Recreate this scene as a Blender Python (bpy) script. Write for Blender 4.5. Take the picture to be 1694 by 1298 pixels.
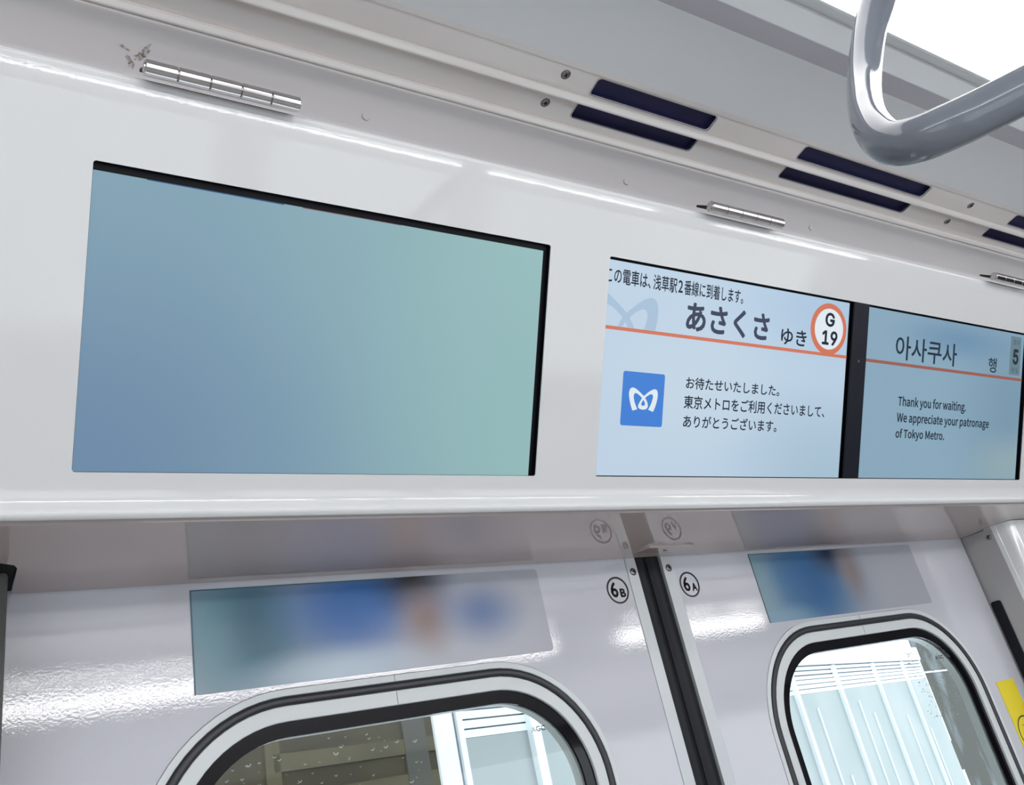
import bpy, bmesh, math, random
from mathutils import Vector, Matrix
random.seed(7)
SC = bpy.context.scene
COL = SC.collection
for _o in list(bpy.data.objects):
    bpy.data.objects.remove(_o)

# ------------------------------------------------------------------ camera
CAM = Vector((-0.7173, -0.7800, 1.6256))
cr = Vector((0.8400476277462184, -0.5025071086933737, -0.2044665958795639))
cu = Vector((-0.059320947797484036, -0.45970965601397257, 0.8860858069735251))
cf = Vector((0.5392596853746432, 0.7322251278672025, 0.415987203949232))
cam_d = bpy.data.cameras.new('camera')
cam = bpy.data.objects.new('camera', cam_d)
COL.objects.link(cam)
m = Matrix((cr, cu, -cf)).transposed().to_4x4()
m.translation = CAM
cam.matrix_world = m
cam_d.sensor_width = 36.0
cam_d.sensor_fit = 'HORIZONTAL'
cam_d.lens = 1419.58 * 36.0 / 1694.0
cam_d.clip_start = 0.01
SC.camera = cam

# ------------------------------------------------------------------ world, exposure
W = bpy.data.worlds.new('sky')
SC.world = W
W.use_nodes = True
bg = W.node_tree.nodes['Background']
bg.inputs[0].default_value = (0.86, 0.94, 1.0, 1)
bg.inputs[1].default_value = 2.2
SC.view_settings.view_transform = 'Standard'
SC.view_settings.look = 'None'
SC.view_settings.gamma = 1.0
SC.view_settings.use_curve_mapping = False
SC.view_settings.exposure = 0.0
NEAR_LAMP = 3.0     # emission of the ceiling light on this side
FAR_LAMP = 13.0      # emission of the lights on the far side


# ------------------------------------------------------------------ colour and materials
def lin(c):
    return tuple((x / 255 / 12.92) if x / 255 <= 0.04045 else ((x / 255 + 0.055) / 1.055) ** 2.4 for x in c) + (1.0,)


def mat(name, rgb, rough=0.4, metal=0.0, spec=0.5, bump=None, coat=0.0):
    M = bpy.data.materials.new(name)
    M.use_nodes = True
    nt = M.node_tree
    b = nt.nodes['Principled BSDF']
    b.inputs['Base Color'].default_value = lin(rgb)
    b.inputs['Roughness'].default_value = rough
    b.inputs['Metallic'].default_value = metal
    b.inputs['Specular IOR Level'].default_value = spec
    b.inputs['Coat Weight'].default_value = coat
    if bump:
        sc, st = bump
        tc = nt.nodes.new('ShaderNodeTexCoord')
        n = nt.nodes.new('ShaderNodeTexNoise')
        n.inputs['Scale'].default_value = sc
        n.inputs['Detail'].default_value = 2
        bp = nt.nodes.new('ShaderNodeBump')
        bp.inputs['Strength'].default_value = st
        bp.inputs['Distance'].default_value = 0.0002
        nt.links.new(tc.outputs['Object'], n.inputs['Vector'])
        nt.links.new(n.outputs['Fac'], bp.inputs['Height'])
        nt.links.new(bp.outputs['Normal'], b.inputs['Normal'])
    return M


def mottle(M, rgb2, scale, lo=0.45, hi=0.7, stretch=(1, 1, 1)):
    """a second colour through a noise mask (dirt, wear)"""
    nt = M.node_tree
    b = nt.nodes['Principled BSDF']
    tc = nt.nodes.new('ShaderNodeTexCoord')
    mp = nt.nodes.new('ShaderNodeMapping')
    mp.inputs['Scale'].default_value = stretch
    n = nt.nodes.new('ShaderNodeTexNoise')
    n.inputs['Scale'].default_value = scale
    n.inputs['Detail'].default_value = 5
    r = nt.nodes.new('ShaderNodeValToRGB')
    r.color_ramp.elements[0].position = lo
    r.color_ramp.elements[1].position = hi
    r.color_ramp.elements[0].color = b.inputs['Base Color'].default_value
    r.color_ramp.elements[1].color = lin(rgb2)
    L = nt.links.new
    L(tc.outputs['Object'], mp.inputs['Vector'])
    L(mp.outputs['Vector'], n.inputs['Vector'])
    L(n.outputs['Fac'], r.inputs['Fac'])
    L(r.outputs['Color'], b.inputs['Base Color'])
    return M


def emit(name, rgb, strength=1.0):
    M = bpy.data.materials.new(name)
    M.use_nodes = True
    b = M.node_tree.nodes['Principled BSDF']
    b.inputs['Base Color'].default_value = (0.01, 0.01, 0.012, 1)
    b.inputs['Roughness'].default_value = 0.25
    b.inputs['Specular IOR Level'].default_value = 0.15
    b.inputs['Emission Color'].default_value = lin(rgb)
    b.inputs['Emission Strength'].default_value = strength
    return M


def screen_grad(name, pts, strength=1.0):
    """display picture: soft colour field, pts = list of (x, y, size, rgb), first is the base colour"""
    M = emit(name, pts[0][3], strength)
    nt = M.node_tree
    b = nt.nodes['Principled BSDF']
    c = blobs(nt, pts)
    nt.links.new(c, b.inputs['Emission Color'])
    return M


def blobs(nt, pts):
    tc = nt.nodes.new('ShaderNodeTexCoord')
    cur = nt.nodes.new('ShaderNodeRGB')
    cur.outputs[0].default_value = lin(pts[0][3])
    out = cur.outputs[0]
    for (x, y, s, rgb) in pts[1:]:
        sx, sy = s if isinstance(s, tuple) else (s, s)
        sub = nt.nodes.new('ShaderNodeVectorMath')
        sub.operation = 'SUBTRACT'
        sub.inputs[1].default_value = (x, y, 0)
        mul = nt.nodes.new('ShaderNodeVectorMath')
        mul.operation = 'MULTIPLY'
        mul.inputs[1].default_value = (1 / sx, 1 / sy, 0)
        ln = nt.nodes.new('ShaderNodeVectorMath')
        ln.operation = 'LENGTH'
        mr = nt.nodes.new('ShaderNodeMapRange')
        mr.interpolation_type = 'SMOOTHSTEP'
        mr.inputs['From Min'].default_value = 0
        mr.inputs['From Max'].default_value = 1
        mr.inputs['To Min'].default_value = 1
        mr.inputs['To Max'].default_value = 0
        mx = nt.nodes.new('ShaderNodeMix')
        mx.data_type = 'RGBA'
        L = nt.links.new
        L(tc.outputs['Object'], sub.inputs[0])
        L(sub.outputs[0], mul.inputs[0])
        L(mul.outputs[0], ln.inputs[0])
        L(ln.outputs['Value'], mr.inputs['Value'])
        L(mr.outputs['Result'], mx.inputs['Factor'])
        L(out, mx.inputs['A'])
        mx.inputs['B'].default_value = lin(rgb)
        out = mx.outputs['Result']
    return out


def glass_mat(name, tint=(1, 1, 1, 1)):
    M = bpy.data.materials.new(name)
    M.use_nodes = True
    nt = M.node_tree
    nt.nodes.remove(nt.nodes['Principled BSDF'])
    out = nt.nodes['Material Output']
    t = nt.nodes.new('ShaderNodeBsdfTransparent')
    t.inputs[0].default_value = tint
    g = nt.nodes.new('ShaderNodeBsdfGlossy')
    g.inputs['Roughness'].default_value = 0.02
    fr = nt.nodes.new('ShaderNodeFresnel')
    geo = nt.nodes.new('ShaderNodeNewGeometry')
    mrg = nt.nodes.new('ShaderNodeMapRange')
    mrg.inputs['To Min'].default_value = 1.45
    mrg.inputs['To Max'].default_value = 1 / 1.45
    nt.links.new(geo.outputs['Backfacing'], mrg.inputs['Value'])
    nt.links.new(mrg.outputs['Result'], fr.inputs[0])
    mx = nt.nodes.new('ShaderNodeMixShader')
    nt.links.new(fr.outputs[0], mx.inputs[0])
    nt.links.new(t.outputs[0], mx.inputs[1])
    nt.links.new(g.outputs[0], mx.inputs[2])
    nt.links.new(mx.outputs[0], out.inputs[0])
    return M


M_PANEL = mat('white gloss panel', (219, 219, 220), 0.05, bump=(400, 0.16))
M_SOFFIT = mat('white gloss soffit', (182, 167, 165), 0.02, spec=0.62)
M_DOOR = mat('door paint', (198, 198, 206), 0.03, spec=0.7, bump=(430, 0.15))
M_CEIL = mat('ceiling paint', (234, 235, 237), 0.42)
M_TROUGH = mat('outlet strip paint', (240, 233, 230), 0.14)
M_COVE = mat('gloss fixed frame', (190, 186, 187), 0.14)
M_CHROME = mat('polished steel', (205, 200, 200), 0.14, metal=1.0)
M_STEEL = mat('satin steel', (176, 178, 180), 0.35, metal=0.6)
M_ALU = mat('aluminium strip', (196, 199, 202), 0.4, metal=0.35)
M_BLACK = mat('black plastic', (12, 12, 18), 0.4, spec=0.15)
M_NAVY = mat('dark navy slot', (34, 34, 78), 0.6)
M_DARK = mat('dark void', (6, 6, 7), 0.8)  # near-black colour stands in for the shade inside gaps and hollows
M_RUBBER = mat('black rubber', (18, 20, 27), 0.45, spec=0.25, bump=(500, 0.1))
M_GASKET = mat('window gasket rubber', (38, 39, 46), 0.35)
M_FRAME = mat('window frame paint', (208, 212, 214), 0.3)
M_FRIT = mat('black glass border', (10, 9, 16), 0.04, spec=0.35)
M_SCREW = mat('screw steel', (150, 148, 146), 0.3, metal=0.9)
M_SCREWD = mat('screw recess', (24, 22, 22), 0.6)
M_PAINTSCREW = mat('painted screw', (182, 178, 179), 0.3)
M_GLASS = glass_mat('window glass', (0.97, 1.0, 1.0, 1))
M_WATER = mat('water drop', (180, 185, 180), 0.05)
M_PRINT = mat('black print', (18, 18, 22), 0.5)
M_WPRINT = mat('white etched print', (250, 252, 253), 0.5)
M_YELLOW = mat('yellow sticker', (226, 205, 40), 0.5)
M_RED = mat('red print', (190, 50, 40), 0.5)
M_RAIL = mat('glossy grey coated pipe', (118, 123, 133), 0.05, spec=0.4)
M_PILLAR = mat('pillar cover', (236, 238, 238), 0.06)
M_PLATE = mat('grey jamb plate', (176, 175, 175), 0.4, bump=(900, 0.1))
M_WALL = mat('interior wall', (220, 219, 218), 0.4)
M_FLOOR = mottle(mat('floor covering', (178, 175, 172), 0.6), (160, 157, 154), 60)
M_FACADE = mat('white painted steel', (240, 244, 246), 0.5)
M_SHEET = mottle(mat('pale blue sheet', (160, 167, 167), 0.35), (138, 150, 152), 1.6, 0.35, 0.75)
M_LOUVRE = mat('white louvre', (236, 242, 246), 0.5)
M_LGAP = mat('louvre gap', (120, 128, 138), 0.7)
M_BROWN = mottle(mat('brown wall', (74, 65, 42), 0.8), (58, 50, 34), 1.4, 0.4, 0.6)
M_BROWN2 = mottle(mat('brown beam', (94, 86, 60), 0.8), (82, 75, 52), 3.0)
M_GREYW = mottle(mat('grey wet wall', (40, 40, 26), 0.6), (140, 150, 160), 1.2, 0.54, 0.72)


# ------------------------------------------------------------------ object helpers
def tag(o, label=None, cat=None, group=None, kind=None):
    if label: o['label'] = label
    if cat: o['category'] = cat
    if group: o['group'] = group
    if kind: o['kind'] = kind
    return o


def empty(name, loc=(0, 0, 0), rot=None):
    o = bpy.data.objects.new(name, None)
    o.empty_display_size = 0.02
    COL.objects.link(o)
    o.location = loc
    if rot is not None:
        o.matrix_world = Matrix.Translation(loc) @ rot.to_4x4()
    return o


def link(name, me, material, parent=None, M=None):
    """M = matrix in the parent's own frame (or world for a top-level object)"""
    o = bpy.data.objects.new(name, me)
    COL.objects.link(o)
    if material: me.materials.append(material)
    if parent: o.parent = parent
    if M is not None: o.matrix_local = M
    return o


def smooth(me, ang=35):
    me.polygons.foreach_set('use_smooth', [True] * len(me.polygons))
    me.set_sharp_from_angle(angle=math.radians(ang))


def from_bm(bm, sm=None):
    bmesh.ops.recalc_face_normals(bm, faces=bm.faces)
    me = bpy.data.meshes.new('m')
    bm.to_mesh(me)
    bm.free()
    if sm: smooth(me, sm)
    return me


def add_box(bm, x0, x1, y0, y1, z0, z1, bev=0.0):
    r = bmesh.ops.create_cube(bm, size=1.0, matrix=Matrix.Translation(((x0 + x1) / 2, (y0 + y1) / 2, (z0 + z1) / 2)) @ Matrix.Diagonal((x1 - x0, y1 - y0, z1 - z0, 1)))
    if bev:
        es = list({e for v in r['verts'] for e in v.link_edges})
        bmesh.ops.bevel(bm, geom=es, offset=bev, segments=2, affect='EDGES', profile=0.5)


def box(name, x0, x1, y0, y1, z0, z1, material, parent=None, bev=0.0, M=None):
    bm = bmesh.new()
    add_box(bm, x0, x1, y0, y1, z0, z1, bev)
    return link(name, from_bm(bm, 40 if bev else None), material, parent, M)


def curve_mesh(outer, holes, ext, bev=0.0, bevres=2):
    """filled flat outline with holes in local xy, thickness from z=0 down to z=-ext (front face at z=0)"""
    cd = bpy.data.curves.new('c', 'CURVE')
    cd.dimensions = '2D'
    cd.fill_mode = 'BOTH'
    for loop in [outer] + list(holes):
        s = cd.splines.new('POLY')
        s.points.add(len(loop) - 1)
        for q, c in zip(s.points, loop): q.co = (c[0], c[1], 0, 1)
        s.use_cyclic_u = True
    e = max(ext / 2, 1e-5)
    cd.extrude = max(e - bev, 0)
    cd.bevel_depth = bev
    cd.bevel_resolution = bevres
    cd.offset = -bev
    o = bpy.data.objects.new('tmp', cd)
    COL.objects.link(o)
    dg = bpy.context.evaluated_depsgraph_get()
    me = bpy.data.meshes.new_from_object(o.evaluated_get(dg))
    bpy.data.objects.remove(o)
    bpy.data.curves.remove(cd)
    me.transform(Matrix.Translation((0, 0, -e)))
    me.materials.clear()
    smooth(me, 30)
    return me


def rrect(x0, x1, y0, y1, r, n=12):
    pts = []
    for cx, cy, a in ((x1 - r, y1 - r, 0), (x0 + r, y1 - r, 90), (x0 + r, y0 + r, 180), (x1 - r, y0 + r, 270)):
        for i in range(n + 1):
            t = math.radians(a + 90 * i / n)
            pts.append((cx + r * math.cos(t), cy + r * math.sin(t)))
    return pts


def circ(cx, cy, r, n=40, ry=None):
    ry = ry or r
    return [(cx + r * math.cos(2 * math.pi * i / n), cy + ry * math.sin(2 * math.pi * i / n)) for i in range(n)]


def frame(o, ax, ay):
    ax = Vector(ax).normalized()
    ay = Vector(ay).normalized()
    az = ax.cross(ay)
    m = Matrix((ax, ay, az)).transposed().to_4x4()
    m.translation = Vector(o)
    return m


def profile_mesh(pts, x0, x1, sm=35, closed=False, nx=1):
    """extrude (y, z) points along x"""
    bm = bmesh.new()
    cols = []
    for i in range(nx + 1):
        x = x0 + (x1 - x0) * i / nx
        cols.append([bm.verts.new((x, y, z)) for y, z in pts])
    n = len(pts)
    for a, b in zip(cols, cols[1:]):
        for i in range(n if closed else n - 1):
            j = (i + 1) % n
            bm.faces.new((a[i], a[j], b[j], b[i]))
    if closed:
        bm.faces.new(cols[0])
        bm.faces.new(list(reversed(cols[-1])))
    me = from_bm(bm)
    smooth(me, sm)
    return me


def tube(name, pts, radii, material, parent=None, sides=24, cap=True, M=None):
    pts = [Vector(q) for q in pts]
    if not isinstance(radii, (list, tuple)): radii = [radii] * len(pts)
    bm = bmesh.new()
    rings = []
    up = None
    for i, q in enumerate(pts):
        t = (pts[min(i + 1, len(pts) - 1)] - pts[max(i - 1, 0)]).normalized()
        if up is None:
            up = t.orthogonal().normalized()
        up = (up - t * up.dot(t)).normalized()
        w = t.cross(up)
        rings.append([bm.verts.new(q + radii[i] * (math.cos(2 * math.pi * k / sides) * up + math.sin(2 * math.pi * k / sides) * w)) for k in range(sides)])
    for a, b in zip(rings, rings[1:]):
        for k in range(sides):
            bm.faces.new((a[k], a[(k + 1) % sides], b[(k + 1) % sides], b[k]))
    if cap:
        bm.faces.new(rings[0][::-1])
        bm.faces.new(rings[-1])
    return link(name, from_bm(bm, 50), material, parent, M)


def spline(pts, n=10):
    """Catmull-Rom through pts (tuples of any length)"""
    out = []
    P = [tuple(2 * a - b for a, b in zip(pts[0], pts[1]))] + list(pts) + [tuple(2 * a - b for a, b in zip(pts[-1], pts[-2]))]
    for i in range(1, len(P) - 2):
        for k in range(n):
            t = k / n
            out.append(tuple(0.5 * (2 * b + (c - a) * t + (2 * a - 5 * b + 4 * c - d) * t * t + (3 * b - a - 3 * c + d) * t ** 3) for a, b, c, d in zip(P[i - 1], P[i], P[i + 1], P[i + 2])))
    out.append(tuple(pts[-1]))
    return out


try:
    INTER = bpy.data.fonts.load(bpy.utils.system_resource('DATAFILES', path='fonts') + '/Inter.woff2')
except Exception:
    INTER = None
try:
    NOTO = bpy.data.fonts.load(bpy.utils.system_resource('DATAFILES', path='fonts') + '/Noto Sans CJK Regular.woff2')
except Exception:
    NOTO = None


def text_mesh(s, bold=0.0, font=None):
    """lettering as a flat mesh; bold = how far the strokes are thickened (em)"""
    cd = bpy.data.curves.new('t', 'FONT')
    cd.body = s
    cd.size = 1.0
    cd.resolution_u = 3
    if font: cd.font = font
    o = bpy.data.objects.new('tmp', cd)
    COL.objects.link(o)
    dg = bpy.context.evaluated_depsgraph_get()
    me = bpy.data.meshes.new_from_object(o.evaluated_get(dg))
    bpy.data.objects.remove(o)
    bpy.data.curves.remove(cd)
    me.materials.clear()
    if bold:
        bm = bmesh.new()
        for k in range(8):
            m2 = me.copy()
            a = math.pi * k / 4
            m2.transform(Matrix.Translation((bold * math.cos(a), bold * math.sin(a), 0)))
            bm.from_mesh(m2)
            bpy.data.meshes.remove(m2)
        bm.to_mesh(me)
        bm.free()
    return me


def ink(me):
    xs = [v.co.x for v in me.vertices]
    ys = [v.co.y for v in me.vertices]
    return min(xs), max(xs), min(ys), max(ys)


def text(name, s, x0, x1, y0, y1, z, material, parent, bold=0.0, cap=False, font=None):
    """lettering whose ink fills x0..x1 and y0..y1 (cap: y0 baseline, y1 cap height) in the parent's plane"""
    me = text_mesh(s, bold, font)
    a, b, c, d = ink(me)
    if cap:
        cm = text_mesh('T', bold, font)
        _, _, c, d = ink(cm)
        bpy.data.meshes.remove(cm)
    sx = (x1 - x0) / (b - a)
    sy = (y1 - y0) / (d - c)
    me.transform(Matrix(((sx, 0, 0, x0 - a * sx), (0, sy, 0, y0 - c * sy), (0, 0, 1, z), (0, 0, 0, 1))))
    return link(name, me, material, parent)


def flat(name, outer, holes, z, material, parent, ext=0.0002):
    return link(name, curve_mesh(outer, holes, ext), material, parent, Matrix.Translation((0, 0, z)))


# ------------------------------------------------------------------ the header panel's own frame
DZ = 1.85                                    # height of the door top
AL = math.radians(29.306)
LIP = Vector((0, -0.1536, 1.8555))
PU = Vector((0, -math.sin(AL), math.cos(AL)))    # up the panel
PN = Vector((0, -math.cos(AL), -math.sin(AL)))   # out of the panel, into the car
PF = frame(LIP, (1, 0, 0), PU)               # local x = along the car, y = up the panel, z = out
assert (PF.to_3x3() @ Vector((0, 0, 1)) - PN).length < 1e-4
BX0, BX1 = -3.15, 4.15                       # how far the header runs


def ceil_pt(deg, d):
    a = math.radians(deg)
    return (-0.78 + d * math.cos(a), 1.6256 + d * math.sin(a))


def arc(pts, a0, a1, R, n):
    """continue a 2D path from its last point turning from heading a0 to a1 (degrees) with radius R"""
    x, y = pts[-1]
    for i in range(n):
        am = math.radians(a0 + (a1 - a0) * (i + 0.5) / n)
        s = R * math.radians(abs(a1 - a0)) / n
        x += s * math.cos(am)
        y += s * math.sin(am)
        pts.append((x, y))
    return pts


# ------------------------------------------------------------------ SETTING: floor, walls, ceiling
CX0, CX1 = -3.2, 4.2
YF = -2.45
tag(box('floor', CX0, CX1, YF - 0.05, 0.08, -0.05, 0, M_FLOOR), 'grey floor of the train car', 'floor', kind='structure')

# ceiling: one profile along the car
def at_z(deg, z):
    return (-0.78 + (z - 1.6256) / math.tan(math.radians(deg)), z)


r1 = at_z(50.22, 2.200)
r2 = at_z(52.50, 2.208)
PROF = [(-0.262, 2.118), (-0.2735, 2.131), (-0.2800, 2.145), (-0.2846, 2.158), (-0.2896, 2.174), (-0.2930, 2.186), (-0.2955, 2.1952), (-0.2975, 2.1990)]       # fixed frame behind the panel top


def ridge(r, hgt, a, za):
    """rounded nose of a blade, its tilted face hgt long, and the floor behind it starting at angle a, height za"""
    y, z = r
    ty, tz = -0.44, 0.898
    f = (y + ty * hgt, z + tz * hgt)
    return [(y + 0.0036, z + 0.0012), (y + 0.0028, z + 0.0001), (y + 0.0018, z - 0.0005), (y + 0.0008, z - 0.0004), (y, z + 0.0003), f, (f[0] + 0.0005, f[1] + 0.0008), (f[0] + 0.0020, f[1] + 0.0010), (f[0] + 0.0024, za), at_z(a, za)]


PR_T1 = [PROF[-1]] + ridge(r1, 0.0045, 50.60, 2.2098)
T1b = PR_T1[-1]
T1c = (-0.3300, 2.2145)
PR_R2 = [T1c, (r2[0] + 0.0040, 2.2135)] + ridge(r2, 0.0060, 53.02, 2.2180)
T2b = PR_R2[-1]
T2c = at_z(54.75, 2.2222)
cp = at_z(55.05, 2.2205)
PR_CP = [T2c, (T2c[0] - 0.0006, 2.2204), cp]
st0 = at_z(60.75, 2.2200)
st1 = at_z(62.50, 2.1900)
PR_C2 = [cp]
for i in range(1, 9):
    t = i / 8
    PR_C2.append((cp[0] + (st0[0] - cp[0]) * t, cp[1] + (st0[1] - cp[1]) * t + 0.0030 * math.sin(math.pi * t)))
PR_C2 += [(st0[0] - 0.003, st0[1] - 0.0010), (st0[0] - 0.0065, st0[1] - 0.0030), (st1[0] + 0.001, st1[1] + 0.0006), st1]
stz = st1[1]
PR_C3 = [st1, (st1[0] - 0.0012, stz - 0.0006)]
y64 = -0.78 + (stz - 1.6256) / math.tan(math.radians(64.35))
y65 = -0.78 + (stz - 1.6256) / math.tan(math.radians(65.0))
PR_C3 += [(y64, stz), (y64 - 0.001, stz + 0.004), (y65 - 0.004, stz + 0.004), (y65 - 0.004, stz + 0.05)]

# screws, vents and light are set into this ceiling
bmc = bmesh.new()


def strip(bm, pts, x0, x1):
    a = [bm.verts.new((x0, y, z)) for y, z in pts]
    b = [bm.verts.new((x1, y, z)) for y, z in pts]
    for i in range(len(pts) - 1):
        bm.faces.new((a[i], a[i + 1], b[i + 1], b[i]))


strip(bmc, PR_C2[:-3], CX0, CX1)
strip(bmc, PR_C3, CX0, CX1)
# far half of the ceiling
strip(bmc, [(-0.65, stz + 0.05), (-0.65, stz), (-0.74, stz), (-0.78, stz + 0.02), (-1.25, stz + 0.015), (-1.55, stz), (-1.86, 2.20), (-1.98, 2.19), (-2.14, 2.17), (-2.12, 2.11), (-2.29, 1.855), (YF, 1.85)], CX0, CX1)
strip(bmc, [(-0.50, stz + 0.05), (-0.66, stz + 0.05)], CX0, CX1)
ceiling = link('ceiling', from_bm(bmc, 25), M_CEIL)
tag(ceiling, 'off white ceiling panel with a stepped edge beside the light', 'ceiling', kind='structure')
link('step_band', profile_mesh(PR_C2[-4:], CX0, CX1, 60), mat('grey step band', (190, 185, 193), 0.45), ceiling)  # step faces coloured a darker grey than the ceiling panel
ceil_cove = link('fixed_frame', profile_mesh(PROF, CX0, CX1, 40), M_COVE, ceiling)

# outlet strips: flat floors with real slots
SLOTS_L = [(-0.2255, -0.0630), (0.0810, 0.3290), (0.5240, 0.780)]
SLOTS_U = [(-0.2180, -0.0565), (0.0875, 0.3400), (0.5540, 0.810)]
bmt = bmesh.new()
strip(bmt, PR_T1, CX0, CX1)
strip(bmt, PR_R2, CX0, CX1)
strip(bmt, PR_CP, CX0, CX1)
strips = link('outlet_strip', from_bm(bmt, 50), M_TROUGH, ceiling)


def slot_floor(A, B, slots, v0, v1):
    """plane between A and B (y, z) along x, with rounded holes v0..v1 across"""
    o = Vector((0, A[0], A[1]))
    ay = Vector((0, B[0] - A[0], B[1] - A[1]))
    Lg = ay.length
    F = frame(o, (1, 0, 0), ay)
    # which way is out (down into the car)?
    outer = [(CX0, 0), (CX1, 0), (CX1, Lg), (CX0, Lg)]
    k = Lg / abs(B[0] - A[0])
    holes = [rrect(a, b, (A[0] - v0) * k, (A[0] - v1) * k, 0.0045, 6) for a, b in slots]
    me = curve_mesh(outer, holes, 0.0012)
    link('outlet_floor', me, M_TROUGH, ceiling, F)
    return F, Lg, holes


FL, LL, HL = slot_floor(T1b, T1c, SLOTS_L, -0.3102, -0.3285)
FU, LU, HU = slot_floor(T2b, T2c, SLOTS_U, -0.3368, -0.3556)
None and print('strip', LL, LU, (FL.to_3x3() @ Vector((0, 0, 1)))[:], stz, y64, y65)
VL = {0: ('lower', 'second row by the panel'), 1: ('', ''), 2: ('', '')}
labsL = ['dark ceiling outlet slot above the blank screen, in the row nearest the panel',
         'dark ceiling outlet slot below the pipe bend, in the row nearest the panel',
         'dark ceiling outlet slot cut by the right edge, in the row nearest the panel']
labsU = ['dark ceiling outlet slot left of the pipe bend, in the row farther from the panel',
         'dark ceiling outlet slot directly under the pipe bend, in the row farther from the panel',
         'dark ceiling outlet slot cut by the right edge, in the row farther from the panel']
for F, Lg, H, slots, labs in ((FL, LL, HL, SLOTS_L, labsL), (FU, LU, HU, SLOTS_U, labsU)):
    for h, (a, b), lab in zip(H, slots, labs):
        xm = (a + b) / 2
        hc = [(x - xm, y) for x, y in h]
        t = empty('air_outlet')
        t.matrix_world = F @ Matrix.Translation((xm, 0, 0))
        tag(t, lab, 'air outlet', 'dark outlet slots in the ceiling strips')
        bm = bmesh.new()
        up = [bm.verts.new((x, y, -0.0013)) for x, y in hc]
        dn = [bm.verts.new((x, y, -0.007)) for x, y in hc]
        for i in range(len(hc)):
            j = (i + 1) % len(hc)
            bm.faces.new((up[i], up[j], dn[j], dn[i]))
        bm.faces.new(dn)
        link('duct', from_bm(bm, 40), M_NAVY, t)
        big = [(x * (1 + 0.0022 / (b - a)), y + (0.0006 if y > Lg / 2 else -0.0006)) for x, y in hc]
        link('rim', curve_mesh(big, [hc], 0.0016), M_COVE, t, Matrix.Translation((0, 0, 0.0006)))

# near ceiling light
t = tag(empty('ceiling_light', (0.5, -0.72, stz)), 'long bright ceiling light panel behind the bent pipe', 'ceiling light')
LAMP = bpy.data.materials.new('lit diffuser')
LAMP.use_nodes = True
LAMP.node_tree.nodes['Principled BSDF'].inputs['Emission Color'].default_value = (1.0, 0.985, 0.97, 1)
LAMP.node_tree.nodes['Principled BSDF'].inputs['Emission Strength'].default_value = NEAR_LAMP
LAMPF = LAMP.copy()
LAMPF.node_tree.nodes['Principled BSDF'].inputs['Emission Strength'].default_value = FAR_LAMP
bm = bmesh.new()
dp = [(y65 - 0.0075 + 0.72, 0.010)]
for i in range(17):
    a = i / 16
    dp.append((y65 - 0.0075 + 0.72 + (-0.64 - y65 + 0.0075) * a, -0.002 - 0.022 * math.sin(math.pi * a) ** 0.8))
dp.append((0.08, 0.010))
bm.free()
link('diffuser', profile_mesh(dp, -0.85 - 0.5, CX1 - 0.6, 40, True), LAMP, t)
bm = bmesh.new()
add_box(bm, -0.85 - 0.5, CX1 - 0.5 - 0.1, y65 - 0.0072 + 0.72, y65 - 0.0052 + 0.72, -0.004, 0.03)
link('edge_trim', from_bm(bm), M_FRAME, t)

# lights of the far side (they show as glints in the doors and the panel)
for x0, x1, lab in ((-3.0, 0.72, 'long slim ceiling light on the far side of the car'), (0.78, 1.14, 'short slim ceiling light on the far side next to the long one'), (1.48, 1.98, 'half metre slim ceiling light on the far side'), (2.04, 2.24, 'shortest slim ceiling light on the far side')):
    t = tag(empty('far_ceiling_light', ((x0 + x1) / 2, -1.86, 2.11)), lab, 'ceiling light')
    h = (x1 - x0) / 2
    box('diffuser', -h, h, -0.03, 0.03, -0.052, -0.008, LAMPF, t)
    box('housing', -h, h, -0.03, 0.028, -0.007, 0.088, M_WALL, t)
    box('upper_diffuser', -h, h, 0.0285, 0.031, 0.026, 0.038, LAMPF, t)


# side wall behind the doors, far wall, ends
def wall_plate(name, outer, holes, F, lab):
    o = link(name, curve_mesh(outer, holes, 0.02), M_WALL, None, F)
    return tag(o, lab, 'wall', kind='structure')


FW = frame((0, 0.075, 0), (1, 0, 0), (0, 0, 1))
FO = frame((0, YF, 0), (-1, 0, 0), (0, 0, 1))
wins = [rrect(-x - h, -x + h, 0.82, 1.75, 0.1, 6) for x, h in ((-2.1, 0.85), (-0.42, 0.34), (0.42, 0.34), (1.9, 0.95))]
wall_plate('wall_front', [(-CX1, 0), (-CX0, 0), (-CX0, 1.86), (-CX1, 1.86)], wins, FO, 'far side wall of the car with windows')
box('wall_left', CX0 - 0.03, CX0, YF, 0.08, 0, 2.3, M_WALL)['kind'] = 'structure'
box('wall_right', CX1, CX1 + 0.03, YF, 0.08, 0, 2.3, mat('dark end wall', (70, 70, 72), 0.4))['kind'] = 'structure'
wb = box('wall_back', CX0, -0.686, -0.060, 0.04, 0, 1.846, M_WALL)
tag(wb, 'grey door pocket wall left of the doors', 'wall', kind='structure')
bm = bmesh.new()
add_box(bm, 0.80, CX1, -0.0825, 0.04, 0, 1.852)
tag(link('wall_back', from_bm(bm), M_WALL), 'door pocket wall right of the doors', 'wall', kind='structure')
bm = bmesh.new()  # unseen boxing, added to contain the light behind the header
add_box(bm, CX0, CX1, 0.045, 0.06, 1.80, 2.30)
add_box(bm, CX0, CX1, -0.26, 0.06, 2.27, 2.30)
add_box(bm, CX0, CX1, -0.09, 0.05, 2.262, 2.27)
tag(link('wall_back', from_bm(bm), M_DARK), 'unseen black boxing added behind the header panel to contain light', 'wall', kind='structure')

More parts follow.
